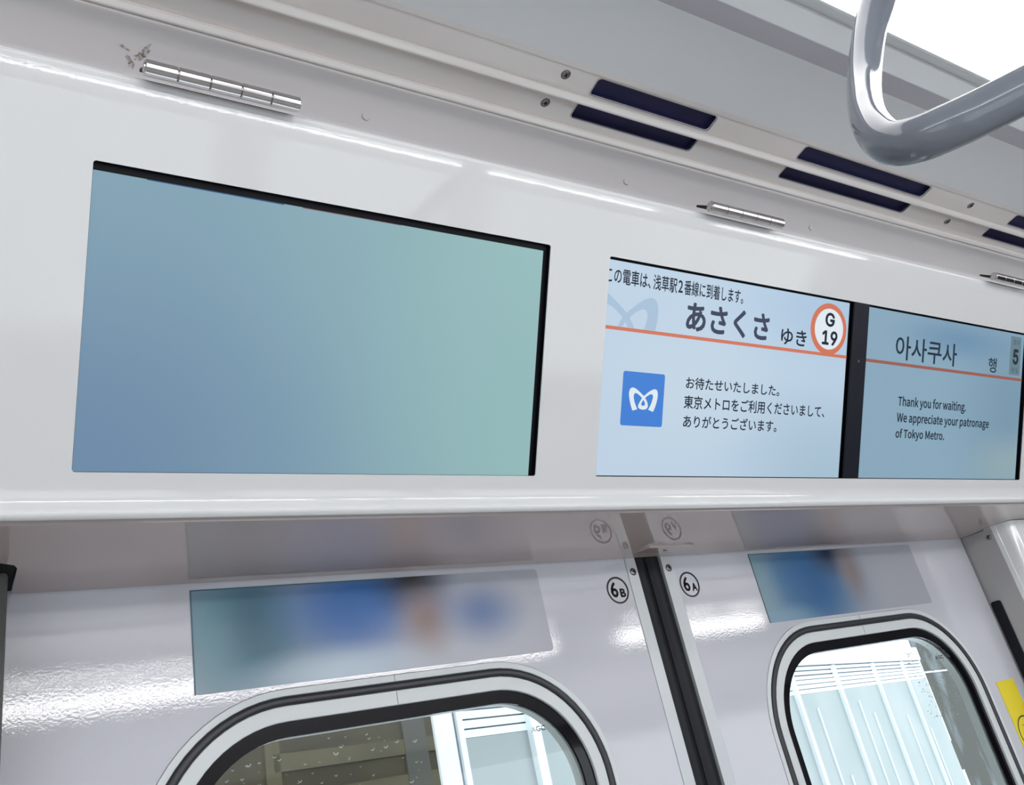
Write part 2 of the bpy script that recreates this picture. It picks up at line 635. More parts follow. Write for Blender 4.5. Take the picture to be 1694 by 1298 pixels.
# ------------------------------------------------------------------ header panel
V0, V1 = 0.024, 0.2870
OPL = (-0.6502, -0.2632, 0.0335, 0.2492)
OPR = (-0.1924, 0.6035, 0.0335, 0.2492)
panel = empty('header_panel')
panel.matrix_world = PF
tag(panel, 'long white glossy hinged panel above the doors with two screen openings', 'panel')
outer = [(BX0, V0), (BX1, V0), (BX1, V1), (BX0, V1)]
me = curve_mesh(outer, [rrect(*OPL, 0.0022, 5), rrect(*OPR, 0.0022, 5)], 0.004)
link('front_plate', me, M_PANEL, panel)
# top edge: gentle roll-back then a tight round.   local (z, y) path; heading 90 = up
top = [(0.0, V1)]
top = arc(top, 90, 90, 1e-6, 1)
top[-1] = (0.0, V1 + 0.0005)
top = arc(top, 90, 97.8, 0.160, 14)
top = arc(top, 97.8, 106, 0.018, 4)
top = arc(top, 106, 200, 0.0022, 8)
top.append((top[-1][0] - 0.012, top[-1][1] - 0.004))
me = profile_mesh([(y, z) for z, y in top], BX0, BX1, 60)
link('top_edge', me, M_PANEL, panel)
print('top end v', max(y for z, y in top), top[-2])
# bottom: hollow flare outwards, then the nose under it (path going down, heading -90)
bot = [(0.0, V0), (0.0, V0 - 0.0005)]
bot = arc(bot, -90, -52, 0.026, 14)
bot = arc(bot, -52, -60, 0.003, 2)
bot = arc(bot, -60, -190, 0.0042, 12)
bot.append((bot[-1][0] - 0.006, bot[-1][1] + 0.0012))
off = 0.0 - min(y for z, y in bot)
print('bottom lowest v', -off, bot[-2])
me = profile_mesh([(y, z) for z, y in bot], BX0, BX1, 60)
link('bottom_lip', me, M_PANEL, panel)
# recess walls (black) and back plate
for nm, (a, b, c, d) in (('recess', OPL), ('recess', OPR)):
    bm = bmesh.new()
    lo = rrect(a, b, c, d, 0.0022, 5)
    up = [bm.verts.new((x, y, -0.0012)) for x, y in lo]
    dn = [bm.verts.new((x, y, -0.0042)) for x, y in lo]
    for i in range(len(lo)):
        j = (i + 1) % len(lo)
        bm.faces.new((up[i], up[j], dn[j], dn[i]))
    me = from_bm(bm)
    bmf = bmesh.new()
    bmf.from_mesh(me)
    bmesh.ops.scale(bmf, vec=(0.9998, 0.9998, 1), verts=bmf.verts, space=Matrix.Translation((-(a + b) / 2, -(c + d) / 2, 0)))
    bmf.to_mesh(me)
    bmf.free()
    link(nm, me, M_BLACK, panel)
# divider between the two right screens
dv = link('divider_strip', curve_mesh([(0.1905, 0.0337), (0.2195, 0.0337), (0.2195, 0.249), (0.1905, 0.249)], [], 0.0030, 0.0008), mat('divider plastic', (20, 22, 34), 0.4, spec=0.25), panel, Matrix.Translation((0, 0, 0.0004)))
link('sensor', curve_mesh(rrect(0.2025, 0.2055, 0.1762, 0.1792, 0.0004, 3), [], 0.001), M_CHROME, dv, Matrix.Translation((0, 0, 0.0006)))

# ------------------------------------------------------------------ screens
SZ = -0.005


def screen(x0, x1, y0, y1, label):
    t = empty('display_screen')
    t.matrix_world = PF @ Matrix.Translation((x0, y0, SZ))
    tag(t, label, 'screen', 'door screens in the header panel')
    return t


W_, H_ = 0.3812, 0.2102
scL = screen(-0.6495, -0.2668, 0.0334, 0.2461, 'large blank screen glowing blue to teal, left opening of the panel')
g = [(0, 0, 0, (128, 160, 176)), (0.40, 0.23, (0.36, 0.34), (148, 186, 186)), (0.40, 0.02, (0.26, 0.26), (146, 184, 184)), (0.0, 0.0, (0.25, 0.24), (108, 137, 166))]
link('display', curve_mesh([(0, 0), (W_, 0), (W_, H_), (0, H_)], [], 0.0004), screen_grad('blank blue teal picture', g), scL)
link('bezel', curve_mesh([(-0.008, -0.0035), (W_ + 0.022, -0.0035), (W_ + 0.022, H_ + 0.02), (-0.008, H_ + 0.02)], [[(0, 0), (W_, 0), (W_, H_), (0, H_)]], 0.0004), M_BLACK, scL)
# a hair of blue and red light along the top edge of the picture
flat('blue_fringe', [(0.035, H_ - 0.0006), (0.135, H_ - 0.0009), (0.135, H_), (0.035, H_)], [], 0.0003, emit('blue fringe', (48, 84, 130)), scL)
flat('red_fringe', [(0.150, H_ - 0.0007), (0.235, H_ - 0.0004), (0.235, H_), (0.150, H_)], [], 0.0003, emit('red fringe', (120, 78, 92)), scL)

INK = emit('screen dark ink', (34, 42, 58))
INK2 = emit('screen navy ink', (62, 70, 92))
ORANGE = emit('screen orange', (206, 116, 88))
BLUE = emit('screen blue', (64, 126, 210))
WHITE = emit('screen white', (222, 232, 238))


def LGQ(x, y):
    u, v = 0.5, 0.5
    for _ in range(12):
        px = (1 - u) * (1 - v) * 55 + u * (1 - v) * 800 + u * v * 862 + (1 - u) * v * 118
        py = (1 - u) * (1 - v) * 1118 + u * (1 - v) * 1160 + u * v * 205 + (1 - u) * v * 138
        u += (x - px) / 744.0
        v -= (y - py) / 968.0
    return (u, v)


def logo_loops():
    """the winged M mark, traced in its own square 0..1 (x right, y up)"""
    q = LGQ
    left = spline([(265, 852), (232, 740), (210, 620), (205, 540), (216, 475), (240, 440), (280, 430), (330, 452), (400, 512), (470, 585)], 4)
    leftin = spline([(440, 622), (380, 562), (335, 533), (305, 540), (290, 580), (293, 640), (312, 720), (352, 828)], 4)
    right = spline([(638, 878), (682, 780), (715, 660), (728, 560), (716, 490), (680, 462), (630, 472), (560, 512), (468, 590)], 4)
    rightin = spline([(492, 626), (540, 582), (600, 552), (630, 563), (640, 600), (626, 660), (594, 750), (550, 836)], 4)
    loopo = spline([(470, 575), (500, 630), (530, 690), (545, 760), (530, 808), (490, 832), (450, 835), (400, 822), (368, 790), (372, 745), (400, 690), (438, 622)], 4)
    hole = spline([(461, 655), (489, 710), (490, 745), (470, 762), (440, 762), (424, 742), (430, 708)], 4)
    A = [q(*c) for c in left + leftin]
    B = [q(*c) for c in right + rightin]
    return A, B, [q(*c) for c in loopo], [q(*c) for c in hole]


LG = logo_loops()


def logo(name, x0, y0, w, h, z, material, parent, clip=None):
    A, B, Cc, Hh = LG
    f = lambda L: [(x0 + u * w, y0 + v * h) for u, v in L]
    bm = bmesh.new()
    for lo, ho in ((A, []), (B, []), (Cc, [Hh])):
        me = curve_mesh(f(lo), [f(k) for k in ho], 0.00002)
        bm.from_mesh(me)
        bpy.data.meshes.remove(me)
    if clip:
        for co, no in clip:
            bmesh.ops.bisect_plane(bm, geom=bm.verts[:] + bm.edges[:] + bm.faces[:], plane_co=co, plane_no=no, clear_outer=True)
    me = bpy.data.meshes.new('m')
    bm.to_mesh(me)
    bm.free()
    return link(name, me, material, parent, Matrix.Translation((0, 0, z)))


W_ = 0.3827


def make_info(x0, label, g):
    t = screen(x0, x0 + W_, CV, CV + 0.2132, label)
    h = 0.2132
    link('display', curve_mesh([(0, 0), (W_, 0), (W_, h), (0, h)], [], 0.0004), screen_grad(label[:20] + ' picture', g), t)
    link('bezel', curve_mesh([(-0.010, -0.003), (W_ + 0.013, -0.003), (W_ + 0.013, h + 0.018), (-0.010, h + 0.018)], [[(0, 0), (W_, 0), (W_, h), (0, h)]], 0.0004), M_BLACK, t)
    return t


CU, CV = -0.1952, 0.0341
g = [(0, 0, 0, (188, 208, 226)), (0.36, 0.0, (0.24, 0.16), (164, 190, 208)), (0.36, 0.20, (0.26, 0.10), (170, 196, 220)), (0.12, 0.09, (0.16, 0.09), (194, 212, 226))]
scC = make_info(CU, 'pale blue screen with Japanese text and an orange ring, middle screen', g)
X = lambda u: 1.0152 * u + 0.0109 - CU
Y = lambda v: 1.0152 * v - 0.0016 - CV
kx, ky = [LGQ(470, 588), LGQ(728, 560), LGQ(680, 462)], (-0.1715, -0.1294, 0.1954, 0.2143)
ww = (kx[1][0] - kx[0][0])
ww = (ky[1] - ky[0]) / ww
hh = (ky[3] - ky[2]) / (kx[2][1] - kx[0][1])
logo('watermark', X(ky[0]) - kx[0][0] * ww, Y(ky[2]) - kx[0][1] * hh, ww, hh, 0.0002, emit('screen pale mark', (166, 190, 212)), scC,
     clip=[((0.0003, 0, 0), (-1, 0, 0)), ((0, Y(0.1815), 0), (0, -1, 0))])
flat('orange_line', [(0, Y(0.1777)), (W_, Y(0.1783)), (W_, Y(0.1820)), (0, Y(0.1812))], [], 0.0004, ORANGE, scC)
text('headline', 'この電車は、', X(-0.2002), X(-0.1428), Y(0.2226), Y(0.2382), 0.0005, INK, scC, 0.014)
text('headline', '浅草駅', X(-0.1394), X(-0.1069), Y(0.2226), Y(0.2382), 0.0005, INK, scC, 0.014)
text('headline', '2', X(-0.1053), X(-0.0988), Y(0.2240), Y(0.2368), 0.0005, INK, scC, 0.014)
text('headline', '番線に到着します。', X(-0.0968), X(-0.0094), Y(0.2226), Y(0.2382), 0.0005, INK, scC, 0.014)
text('station_name', 'あさくさ', X(-0.0916), X(0.0350), Y(0.1860), Y(0.2166), 0.0005, INK2, scC, 0.030)
text('suffix', 'ゆき', X(0.0553), X(0.0990), Y(0.1855), Y(0.2040), 0.0005, INK, scC, 0.016)
ring = flat('station_ring', circ(X(0.1375), Y(0.2102), 0.0331, 56, 0.0308), [circ(X(0.1375), Y(0.2102), 0.0258, 56, 0.0240)], 0.0006, ORANGE, scC)
flat('ring_face', circ(X(0.1375), Y(0.2102), 0.0262, 56, 0.0244), [], 0.0005, WHITE, ring)
text('ring_letter', 'G', X(0.1293), X(0.1466), Y(0.2130), Y(0.2296), 0.0007, INK, ring, 0.026, False, INTER)
text('ring_number', '19', X(0.1253), X(0.1534), Y(0.1914), Y(0.2085), 0.0007, INK, ring, 0.026, False, INTER)
lg = flat('logo_square', rrect(X(-0.1703), X(-0.1153), Y(0.0849), Y(0.1387), 0.0025, 5), [], 0.0005, BLUE, scC)
logo('logo_mark', X(-0.1703), Y(0.0849), 0.0550, 0.0538, 0.0007, WHITE, lg)
text('message_line', 'お待たせいたしました。', X(-0.0857), X(0.0587), Y(0.1262), Y(0.1388), 0.0005, INK, scC, 0.015)
text('message_line', '東京メトロをご利用くださいまして、', X(-0.0868), X(0.1396), Y(0.1055), Y(0.1196), 0.0005, INK, scC, 0.015)
text('message_line', 'ありがとうございます。', X(-0.0861), X(0.0579), Y(0.0860), Y(0.0992), 0.0005, INK, scC, 0.015)

CU = 0.2160
g = [(0, 0, 0, (136, 166, 186)), (0.37, 0.10, (0.22, 0.2), (120, 150, 170)), (0.36, 0.02, (0.16, 0.06), (142, 166, 174)), (0.22, 0.19, (0.2, 0.04), (112, 146, 174))]  # light lost at the oblique viewing angle is put into these dimmer colours
scR = make_info(CU, 'dim blue screen with Korean and English text, rightmost screen', g)
ORANGE2 = emit('screen dim orange', (150, 94, 82))
INK3 = emit('screen dim ink', (40, 54, 66))
flat('orange_line', [(0, Y(0.1779)), (W_, Y(0.1777)), (W_, Y(0.1817)), (0, Y(0.1818))], [], 0.0004, ORANGE2, scR)
text('station_name', '아사쿠사', X(0.2703), X(0.4080), Y(0.1858), Y(0.2165), 0.0005, INK3, scR, 0.012)
text('suffix', '행', X(0.4873), X(0.5085), Y(0.1849), Y(0.2057), 0.0005, INK3, scR, 0.012)
bd = flat('car_badge', rrect(X(0.5430), X(0.5715), Y(0.1855), Y(0.2408), 0.002, 4), [], 0.0004, emit('screen badge', (104, 128, 138)), scR)
text('car_number', '5', X(0.5495), X(0.5650), Y(0.2004), Y(0.2229), 0.0006, INK3, bd, 0.035, False, INTER)
BADGE = emit('screen badge ink', (66, 86, 96))
text('badge_text', '호차', X(0.5483), X(0.5665), Y(0.2285), Y(0.2365), 0.0006, BADGE, bd)
text('badge_text', '号车', X(0.5475), X(0.5660), Y(0.1882), Y(0.1962), 0.0006, BADGE, bd)
text('message_line', 'Thank you for waiting.', X(0.2829), X(0.4381), Y(0.1273), Y(0.1391), 0.0005, INK3, scR, 0.010, True, NOTO)
text('message_line', 'We appreciate your patronage', X(0.2824), X(0.4985), Y(0.1068), Y(0.1184), 0.0005, INK3, scR, 0.010, True, NOTO)
text('message_line', 'of Tokyo Metro.', X(0.2818), X(0.3906), Y(0.0866), Y(0.0976), 0.0005, INK3, scR, 0.010, True, NOTO)

# ------------------------------------------------------------------ hinges
HC = ceil_pt(47.35, 0.684)
HLAB = ['polished steel hinge over the left screen, with brown grease smears beside it',
        'polished steel hinge at the panel top over the middle screen',
        'polished steel hinge at the panel top cut off by the right edge']


def hinge_meshes():
    L, r, n = 0.1115, 0.0058, 5
    k = L / n
    kn = []
    for i in range(n):
        bm = bmesh.new()
        prof = [(0.00035, 0), (0.00035, r - 0.0005), (0.0008, r), (k - 0.0008, r), (k - 0.00035, r - 0.0005), (k - 0.00035, 0)]
        S = 28
        rings = [[bm.verts.new((i * k + x, rr * math.cos(2 * math.pi * s / S), rr * math.sin(2 * math.pi * s / S))) for s in range(S)] for x, rr in prof[1:-1]]
        for a, b in zip(rings, rings[1:]):
            for s in range(S): bm.faces.new((a[s], a[(s + 1) % S], b[(s + 1) % S], b[s]))
        bm.faces.new(rings[0][::-1])
        bm.faces.new(rings[-1])
        kn.append(from_bm(bm, 30))
    return kn


KN = hinge_meshes()
bm = bmesh.new()
bmesh.ops.create_cone(bm, cap_ends=True, segments=20, radius1=0.0036, radius2=0.0036, depth=0.1124, matrix=Matrix.Translation((0.0557, 0, 0)) @ Matrix.Rotation(math.pi / 2, 4, 'Y'))
PIN = from_bm(bm, 40)
bm = bmesh.new()
add_box(bm, 0.000, 0.1095, 0.003, 0.0200, -0.0015, 0.0008)
LEAF = from_bm(bm)
for x0, lab in zip((-0.6235, -0.0715, 0.4805), HLAB):
    t = tag(empty('hinge', (x0, HC[0], HC[1])), lab, 'hinge', 'hinges along the panel top')
    for i, me in enumerate(KN):
        k_ = link('knuckle', me, M_CHROME if i == 0 and not me.materials else None, t)
    link('pin', PIN, M_CHROME if not PIN.materials else None, t)
    link('leaf', LEAF, M_SCREWD if not LEAF.materials else None, t, Matrix.Rotation(math.radians(40), 4, 'X'))
for me in KN:
    if not me.materials: me.materials.append(M_CHROME)

# brown grease smears on the fixed frame, left of the first hinge
bm = bmesh.new()


def smear(bm, cx, cv, w, h, ang, seed):
    rnd = random.Random(seed)
    pts = []
    for i in range(18):
        a = 2 * math.pi * i / 18
        rr = 0.6 + 0.6 * rnd.random()
        x, y = w * rr * math.cos(a), h * rr * math.sin(a)
        ca, sa = math.cos(ang), math.sin(ang)
        pts.append((cx + x * ca - y * sa, cv + x * sa + y * ca))
    return pts


# ------------------------------------------------------------------ soffit over the doors
SB = -0.03585
sd = Vector((0, -math.cos(SB), -math.sin(SB)))
FS = frame((0, 0, DZ), (-1, 0, 0), sd)       # local x = -world x, y = out from the door, z = down?
zs = FS.to_3x3() @ Vector((0, 0, 1))
sgn = 1
if zs.z > 0:
    FS = frame((0, 0, DZ), (1, 0, 0), sd)
    sgn = -1
# outline in (world x, distance from door)
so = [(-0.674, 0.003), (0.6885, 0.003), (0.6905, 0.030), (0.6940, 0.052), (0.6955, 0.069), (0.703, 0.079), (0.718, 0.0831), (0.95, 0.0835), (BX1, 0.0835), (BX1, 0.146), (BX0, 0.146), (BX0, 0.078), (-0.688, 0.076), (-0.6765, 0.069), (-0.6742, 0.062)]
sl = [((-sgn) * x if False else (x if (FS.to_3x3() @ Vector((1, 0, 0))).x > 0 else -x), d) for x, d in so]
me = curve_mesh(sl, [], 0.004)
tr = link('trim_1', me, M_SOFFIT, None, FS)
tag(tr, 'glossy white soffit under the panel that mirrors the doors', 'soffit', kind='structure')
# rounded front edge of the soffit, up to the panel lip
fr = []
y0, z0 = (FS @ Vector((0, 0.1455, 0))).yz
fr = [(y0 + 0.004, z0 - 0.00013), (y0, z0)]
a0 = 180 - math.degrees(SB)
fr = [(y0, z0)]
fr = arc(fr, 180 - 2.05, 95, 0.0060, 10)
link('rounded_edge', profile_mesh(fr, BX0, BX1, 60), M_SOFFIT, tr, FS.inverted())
print('soffit front', fr[0], fr[-1], 'lip low', [(PF @ Vector((0, y, z)))[1:] for z, y in bot][-6:])

# latch tab under the soffit
t = empty('latch_tab')
t.matrix_world = Matrix.Translation((0.003, -0.030, 1.851))
tag(t, 'small thin tapered tab under the soffit above the door seam', 'tab')
bm = bmesh.new()
lo = [(-0.0371, 0.0115), (-0.0335, -0.0130), (0.0395, -0.0110), (0.0425, 0.0140)]
tilt = lambda x, y: -0.0012 - 0.10 * (0.012 - y) * 0.12
vb = [bm.verts.new((x, y, -0.0022 if y < 0 else -0.0006)) for x, y in lo]
vt = [bm.verts.new((x, y, 0.0006)) for x, y in lo]
bm.faces.new(vb)
bm.faces.new(vt[::-1])
for i in range(4): bm.faces.new((vb[i], vb[(i + 1) % 4], vt[(i + 1) % 4], vt[i]))
link('plate', from_bm(bm), M_SOFFIT, t)
bm = bmesh.new()
bmesh.ops.create_uvsphere(bm, u_segments=14, v_segments=8, radius=0.0024, matrix=Matrix.Translation((0.004, 0.002, -0.0016)) @ Matrix.Diagonal((1, 1, 0.35, 1)))
link('screw', from_bm(bm, 60), M_SCREW, t)


# ------------------------------------------------------------------ doors
FD = frame((0, 0, 0), (1, 0, 0), (0, 0, 1))    # local x = world x, y = world z, z = towards the car (-Y)


def ring_pts(x0, x1, off, z0=0.86, z1=1.751, r=0.13):
    return rrect(x0 + off, x1 - off, z0 + off, z1 - off, r - off, 16)


def screw_parts(parent, M, r=0.0038, mt=None):
    bm = bmesh.new()
    S = 20
    prof = [(r, 0.0), (r * 0.92, 0.0005), (r * 0.55, 0.0011), (0.0, 0.0013)]
    rings = [[bm.verts.new((rr * math.cos(2 * math.pi * s / S), rr * math.sin(2 * math.pi * s / S), z)) for s in range(S)] for rr, z in prof[:-1]]
    c = bm.verts.new((0, 0, prof[-1][1]))
    for a, b in zip(rings, rings[1:]):
        for s in range(S): bm.faces.new((a[s], a[(s + 1) % S], b[(s + 1) % S], b[s]))
    for s in range(S): bm.faces.new((rings[-1][s], rings[-1][(s + 1) % S], c))
    h = link('head', from_bm(bm, 60), mt or M_SCREW, parent, M)
    bm = bmesh.new()
    a, b = r * 0.52, r * 0.15
    add_box(bm, -a, a, -b, b, 0.0009, 0.0016)
    add_box(bm, -b, b, -a, a, 0.0009, 0.0016)
    link('cross_recess', from_bm(bm), M_SCREWD, h, Matrix.Rotation(0.5, 4, 'Z'))
    bm = bmesh.new()
    me = curve_mesh(circ(0, 0, r * 1.13, 24), [circ(0, 0, r * 1.0, 24)], 0.0002)
    link('seat_ring', me, M_SCREWD, h, Matrix.Translation((0, 0, 0.0003)))
    return h


def door(name, xin, xout, seal_in, label, wx0, wx1, alu):
    """leaf between xin (centre side) and xout (jamb side)"""
    d = empty(name)
    d.matrix_world = FD
    tag(d, label, 'door', kind='structure')
    a, b = sorted((alu[1], xout))
    hole = ring_pts(wx0, wx1, 0.0)
    link('leaf', curve_mesh([(a, 0.02), (b, 0.02), (b, 1.90), (a, 1.90)], [hole], 0.03), M_DOOR, d)
    s0, s1 = sorted(alu)
    st = link('edge_strip', curve_mesh([(s0, 0.02), (s1, 0.02), (s1, 1.90), (s0, 1.90)], [], 0.03, 0.0006), M_ALU, d, Matrix.Translation((0, 0, 0.0012)))
    # rubber edge: two soft ribs
    q0, q1 = sorted((alu[0], seal_in))
    bm = bmesh.new()
    n = 9
    pts = []
    for i in range(n + 1):
        t = i / n
        pts.append((q0 + (q1 - q0) * t, -0.0035 + 0.0040 * math.sin(math.pi * t) * (1 if 0.0 < t < 1.0 else 0)))
    lo = [bm.verts.new((x, 0.02, z)) for x, z in pts]
    up = [bm.verts.new((x, 1.90, z)) for x, z in pts]
    for i in range(n): bm.faces.new((lo[i], lo[i + 1], up[i + 1], up[i]))
    bk = [(q1, -0.03), (q0, -0.03)]
    lob = [bm.verts.new((x, 0.02, z)) for x, z in bk]
    upb = [bm.verts.new((x, 1.90, z)) for x, z in bk]
    bm.faces.new((lo[-1], lob[0], upb[0], up[-1]))
    bm.faces.new((lob[0], lob[1], upb[1], upb[0]))
    bm.faces.new((lob[1], lo[0], up[0], upb[1]))
    link('rubber_edge', from_bm(bm, 40), M_RUBBER, d)
    # window: outer frame, gasket, inner frame, black border, pane
    fr_ = link('window_frame', curve_mesh(ring_pts(wx0, wx1, 0.0004), [ring_pts(wx0, wx1, 0.0068)], 0.006, 0.0008), M_FRAME, d, Matrix.Translation((0, 0, 0.0012)))
    link('gasket', curve_mesh(ring_pts(wx0, wx1, 0.0068), [ring_pts(wx0, wx1, 0.0150)], 0.010, 0.0030, 3), M_GASKET, d, Matrix.Translation((0, 0, 0.0030)))
    link('inner_frame', curve_mesh(ring_pts(wx0, wx1, 0.0148), [ring_pts(wx0, wx1, 0.0280)], 0.010, 0.0010), M_FRAME, d, Matrix.Translation((0, 0, 0.0010)))
    link('glass_border', curve_mesh(ring_pts(wx0, wx1, 0.0275), [ring_pts(wx0, wx1, 0.0405)], 0.003), M_FRIT, d, Matrix.Translation((0, 0, -0.0025)))
    gl = link('glass', curve_mesh(ring_pts(wx0, wx1, 0.030), [], 0.003), M_GLASS, d, Matrix.Translation((0, 0, -0.0062)))
    link('reveal', curve_mesh(ring_pts(wx0, wx1, 0.010), [ring_pts(wx0, wx1, 0.0402)], 0.012), M_FRAME, d, Matrix.Translation((0, 0, -0.0100)))
    # joint lines of the frames at the middle of the top
    xm = (wx0 + wx1) / 2 + (0.010 if xin < 0 else 0)
    bm = bmesh.new()
    add_box(bm, xm - 0.0002, xm + 0.0002, 1.751 - 0.0066, 1.7505, 0.0008, 0.00135)
    add_box(bm, xm - 0.0002, xm + 0.0002, 1.751 - 0.0275, 1.751 - 0.0155, 0.0006, 0.00115)
    link('frame_joint', from_bm(bm), M_SCREWD, d)
    return d, gl


WL0, WL1 = -0.590, -0.1195
WR0, WR1 = 0.1200, 0.5925
d1, gl1 = door('door_1', -0.0, -0.690, -0.0004, 'left sliding door leaf of glossy off white paint, marked 6B', WL0, WL1, (-0.0203, -0.0365))
d2, gl2 = door('door_2', 0.0, 0.6885, 0.0004, 'right sliding door leaf of glossy off white paint, marked 6A', WR0, WR1, (0.0208, 0.0383))
screw_parts(d1, Matrix.Translation((-0.0281, 1.8334, 0.0013)), 0.0040)
screw_parts(d2, Matrix.Translation((0.0299, 1.8352, 0.0013)), 0.0040)


# rain drops on the outside of the panes
def rain(parent, wx0, wx1, spots, seed):
    rnd = random.Random(seed)
    bm = bmesh.new()
    for (x0, x1, z0, z1, n) in spots:
        for _ in range(n):
            x, z = rnd.uniform(x0, x1), rnd.uniform(z0, z1)
            r = rnd.choice((0.0007, 0.0010, 0.0014, 0.0019)) * rnd.uniform(0.7, 1.1)
            # a crescent: drops show their lower rim
            for k in range(6):
                a = math.radians(rnd.uniform(200, 230) + k * 24)
                bmesh.ops.create_icosphere(bm, subdivisions=1, radius=r * 0.36, matrix=Matrix.Translation((x + r * math.cos(a), z + r * math.sin(a) * 1.3, -0.0098)))
    return tag(link('raindrops', from_bm(bm), M_WATER, parent), kind='stuff')


rain(d1, WL0, WL1, [(-0.52, -0.325, 1.60, 1.706, 170)], 3)
rain(d2, WR0, WR1, [(0.44, 0.53, 1.60, 1.70, 150)], 5)
text('glass_mark', 'AGC', -0.2110, -0.1935, 1.6782, 1.6832, -0.0055, M_WPRINT, d1, 0.01)
text('glass_mark', 'AGC', 0.5010, 0.5220, 1.6745, 1.6800, -0.0055, M_WPRINT, d2, 0.03)


# door number stickers
def number_sticker(x, z, a, b, label):
    t = empty('door_number_sticker')
    t.matrix_world = FD @ Matrix.Translation((x, z, 0.0))
    tag(t, label, 'sticker', 'door number stickers')
    flat('ring', circ(0, 0, 0.0160, 48), [circ(0, -0.0002, 0.0139, 48)], 0.0004, M_PRINT, t, 0.0003)
    text('digit', a, -0.0105, -0.0002, -0.0085, 0.0100, 0.0004, M_PRINT, t, 0.022)
    text('letter', b, 0.0024, 0.0108, -0.0088, 0.0016, 0.0004, M_PRINT, t, 0.035)
    return t


number_sticker(-0.0577, 1.8133, '6', 'B', 'round sticker reading 6B on the left door')
number_sticker(0.0577, 1.8130, '6', 'A', 'round sticker reading 6A on the right door')


# posters on the doors
def poster(x0, x1, z0, z1, base, pts, label):
    w, h = x1 - x0, z1 - z0
    t = empty('poster_sticker')
    t.matrix_world = FD @ Matrix.Translation((x0, z0, 0.0))
    tag(t, label, 'poster')
    Mp = mat('poster print', base, 0.22)
    nt = Mp.node_tree
    c = blobs(nt, [(0, 0, 0, base)] + pts)
    nt.links.new(c, nt.nodes['Principled BSDF'].inputs['Base Color'])
    link('print', curve_mesh(rrect(0, w, 0, h, 0.004, 5), [], 0.0005), Mp, t, Matrix.Translation((0, 0, 0.0006)))
    link('edge', curve_mesh([(0, 0.0), (0.0012, 0.0), (0.0012, h - 0.0012), (w * 0.53, h - 0.0012), (w * 0.53, h), (0, h)], [], 0.0005), mat('poster edge', (52, 96, 112), 0.3), t, Matrix.Translation((0, 0, 0.0007)))
    return t


poster(-0.5372, -0.1660, 1.7546, 1.8446, (172, 174, 184), [
    (0.05, 0.045, (0.13, 0.11), (70, 118, 138)),
    (0.025, 0.050, (0.06, 0.10), (96, 138, 152)),
    (0.055, 0.060, (0.05, 0.075), (52, 98, 120)),
    (0.165, 0.075, (0.12, 0.065), (26, 96, 160)),
    (0.150, 0.055, (0.09, 0.07), (24, 96, 168)),
    (0.216, 0.092, (0.062, 0.052), (22, 22, 28)),
    (0.226, 0.046, (0.048, 0.050), (136, 114, 112)),
    (0.292, 0.047, (0.070, 0.045), (92, 116, 160)),
    (0.130, 0.005, (0.12, 0.032), (176, 194, 208))], 'long blurred teal and blue poster on the left door above the window')
poster(0.1770, 0.5400, 1.7546, 1.8464, (168, 170, 178), [
    (0.08, 0.045, (0.20, 0.16), (52, 114, 154)),
    (0.110, 0.050, (0.11, 0.10), (30, 92, 146)),
    (0.00, 0.050, (0.05, 0.14), (116, 148, 162)),
    (0.03, 0.000, (0.10, 0.03), (120, 154, 176)),
    (0.160, 0.090, (0.060, 0.055), (34, 50, 78)),
    (0.200, 0.060, (0.042, 0.07), (136, 124, 126))], 'blurred blue and grey poster on the right door above the window')
# a sliver of small print left visible at the right poster's lower edge
# yellow warning sticker
t = empty('warning_sticker')
t.matrix_world = FD @ Matrix.Translation((0.6402, 1.560, 0.0))
tag(t, 'yellow warning sticker at the right edge of the right door', 'sticker')
link('sheet', curve_mesh(rrect(-0.0243, 0.0243, -0.075, 0.0679, 0.0008, 3), [], 0.0005), M_YELLOW, t, Matrix.Translation((0, 0, 0.0006)))
flat('ring', circ(0.0045, -0.008, 0.0240, 48), [circ(0.0045, -0.008, 0.0222, 48)], 0.0009, M_PRINT, t)
for k in range(3):
    flat('red_mark', [(-0.007 + 0.006 * k, 0.004 - 0.003 * k), (0.001 + 0.006 * k, 0.0015 - 0.003 * k), (0.001 + 0.006 * k, 0.0030 - 0.003 * k)], [], 0.0009, M_RED, t)
flat('hand_symbol', [(-0.010, -0.022), (-0.013, -0.016), (-0.006, -0.013), (0.006, -0.016), (0.016, -0.013), (0.018, -0.020), (0.004, -0.027)], [], 0.0009, M_PRINT, t)

# ------------------------------------------------------------------ jambs and pillar cover on the right, post on the left
bm = bmesh.new()
add_box(bm, 0.6925, 0.800, -0.0525, 0.02, 0, 1.8505)
jp = link('trim_2', from_bm(bm), M_PLATE)
tag(jp, 'grey metal jamb plate right of the right door', 'trim', kind='structure')
FJ = frame((0.6925, 0, 0), (0, -1, 0), (0, 0, 1))   # local x = out from the door, z = ?
zz = FJ.to_3x3() @ Vector((0, 0, 1))
if zz.x > 0:
    FJ = frame((0.6925, 0, 0), (0, 1, 0), (0, 0, 1))
jx = -1 if (FJ.to_3x3() @ Vector((1, 0, 0))).y > 0 else 1
h = screw_parts(None, FJ @ Matrix.Translation((jx * 0.0440, 1.8375, 0.0003)), 0.0034)
h.name = 'screw'
tag(h, 'small recessed screw at the top of the grey jamb plate', 'screw')
link('finger_guard', curve_mesh(rrect(min(jx * 0.0015, jx * 0.0185), max(jx * 0.0015, jx * 0.0185), 0.05, 1.7430, 0.004, 5), [], 0.004, 0.0008), M_RUBBER, jp, FJ @ Matrix.Translation((0, 0, 0.002)))
box('gap', 0.6886, 0.6925, 0.004, 0.03, 0.0, 1.86, M_DARK, jp)
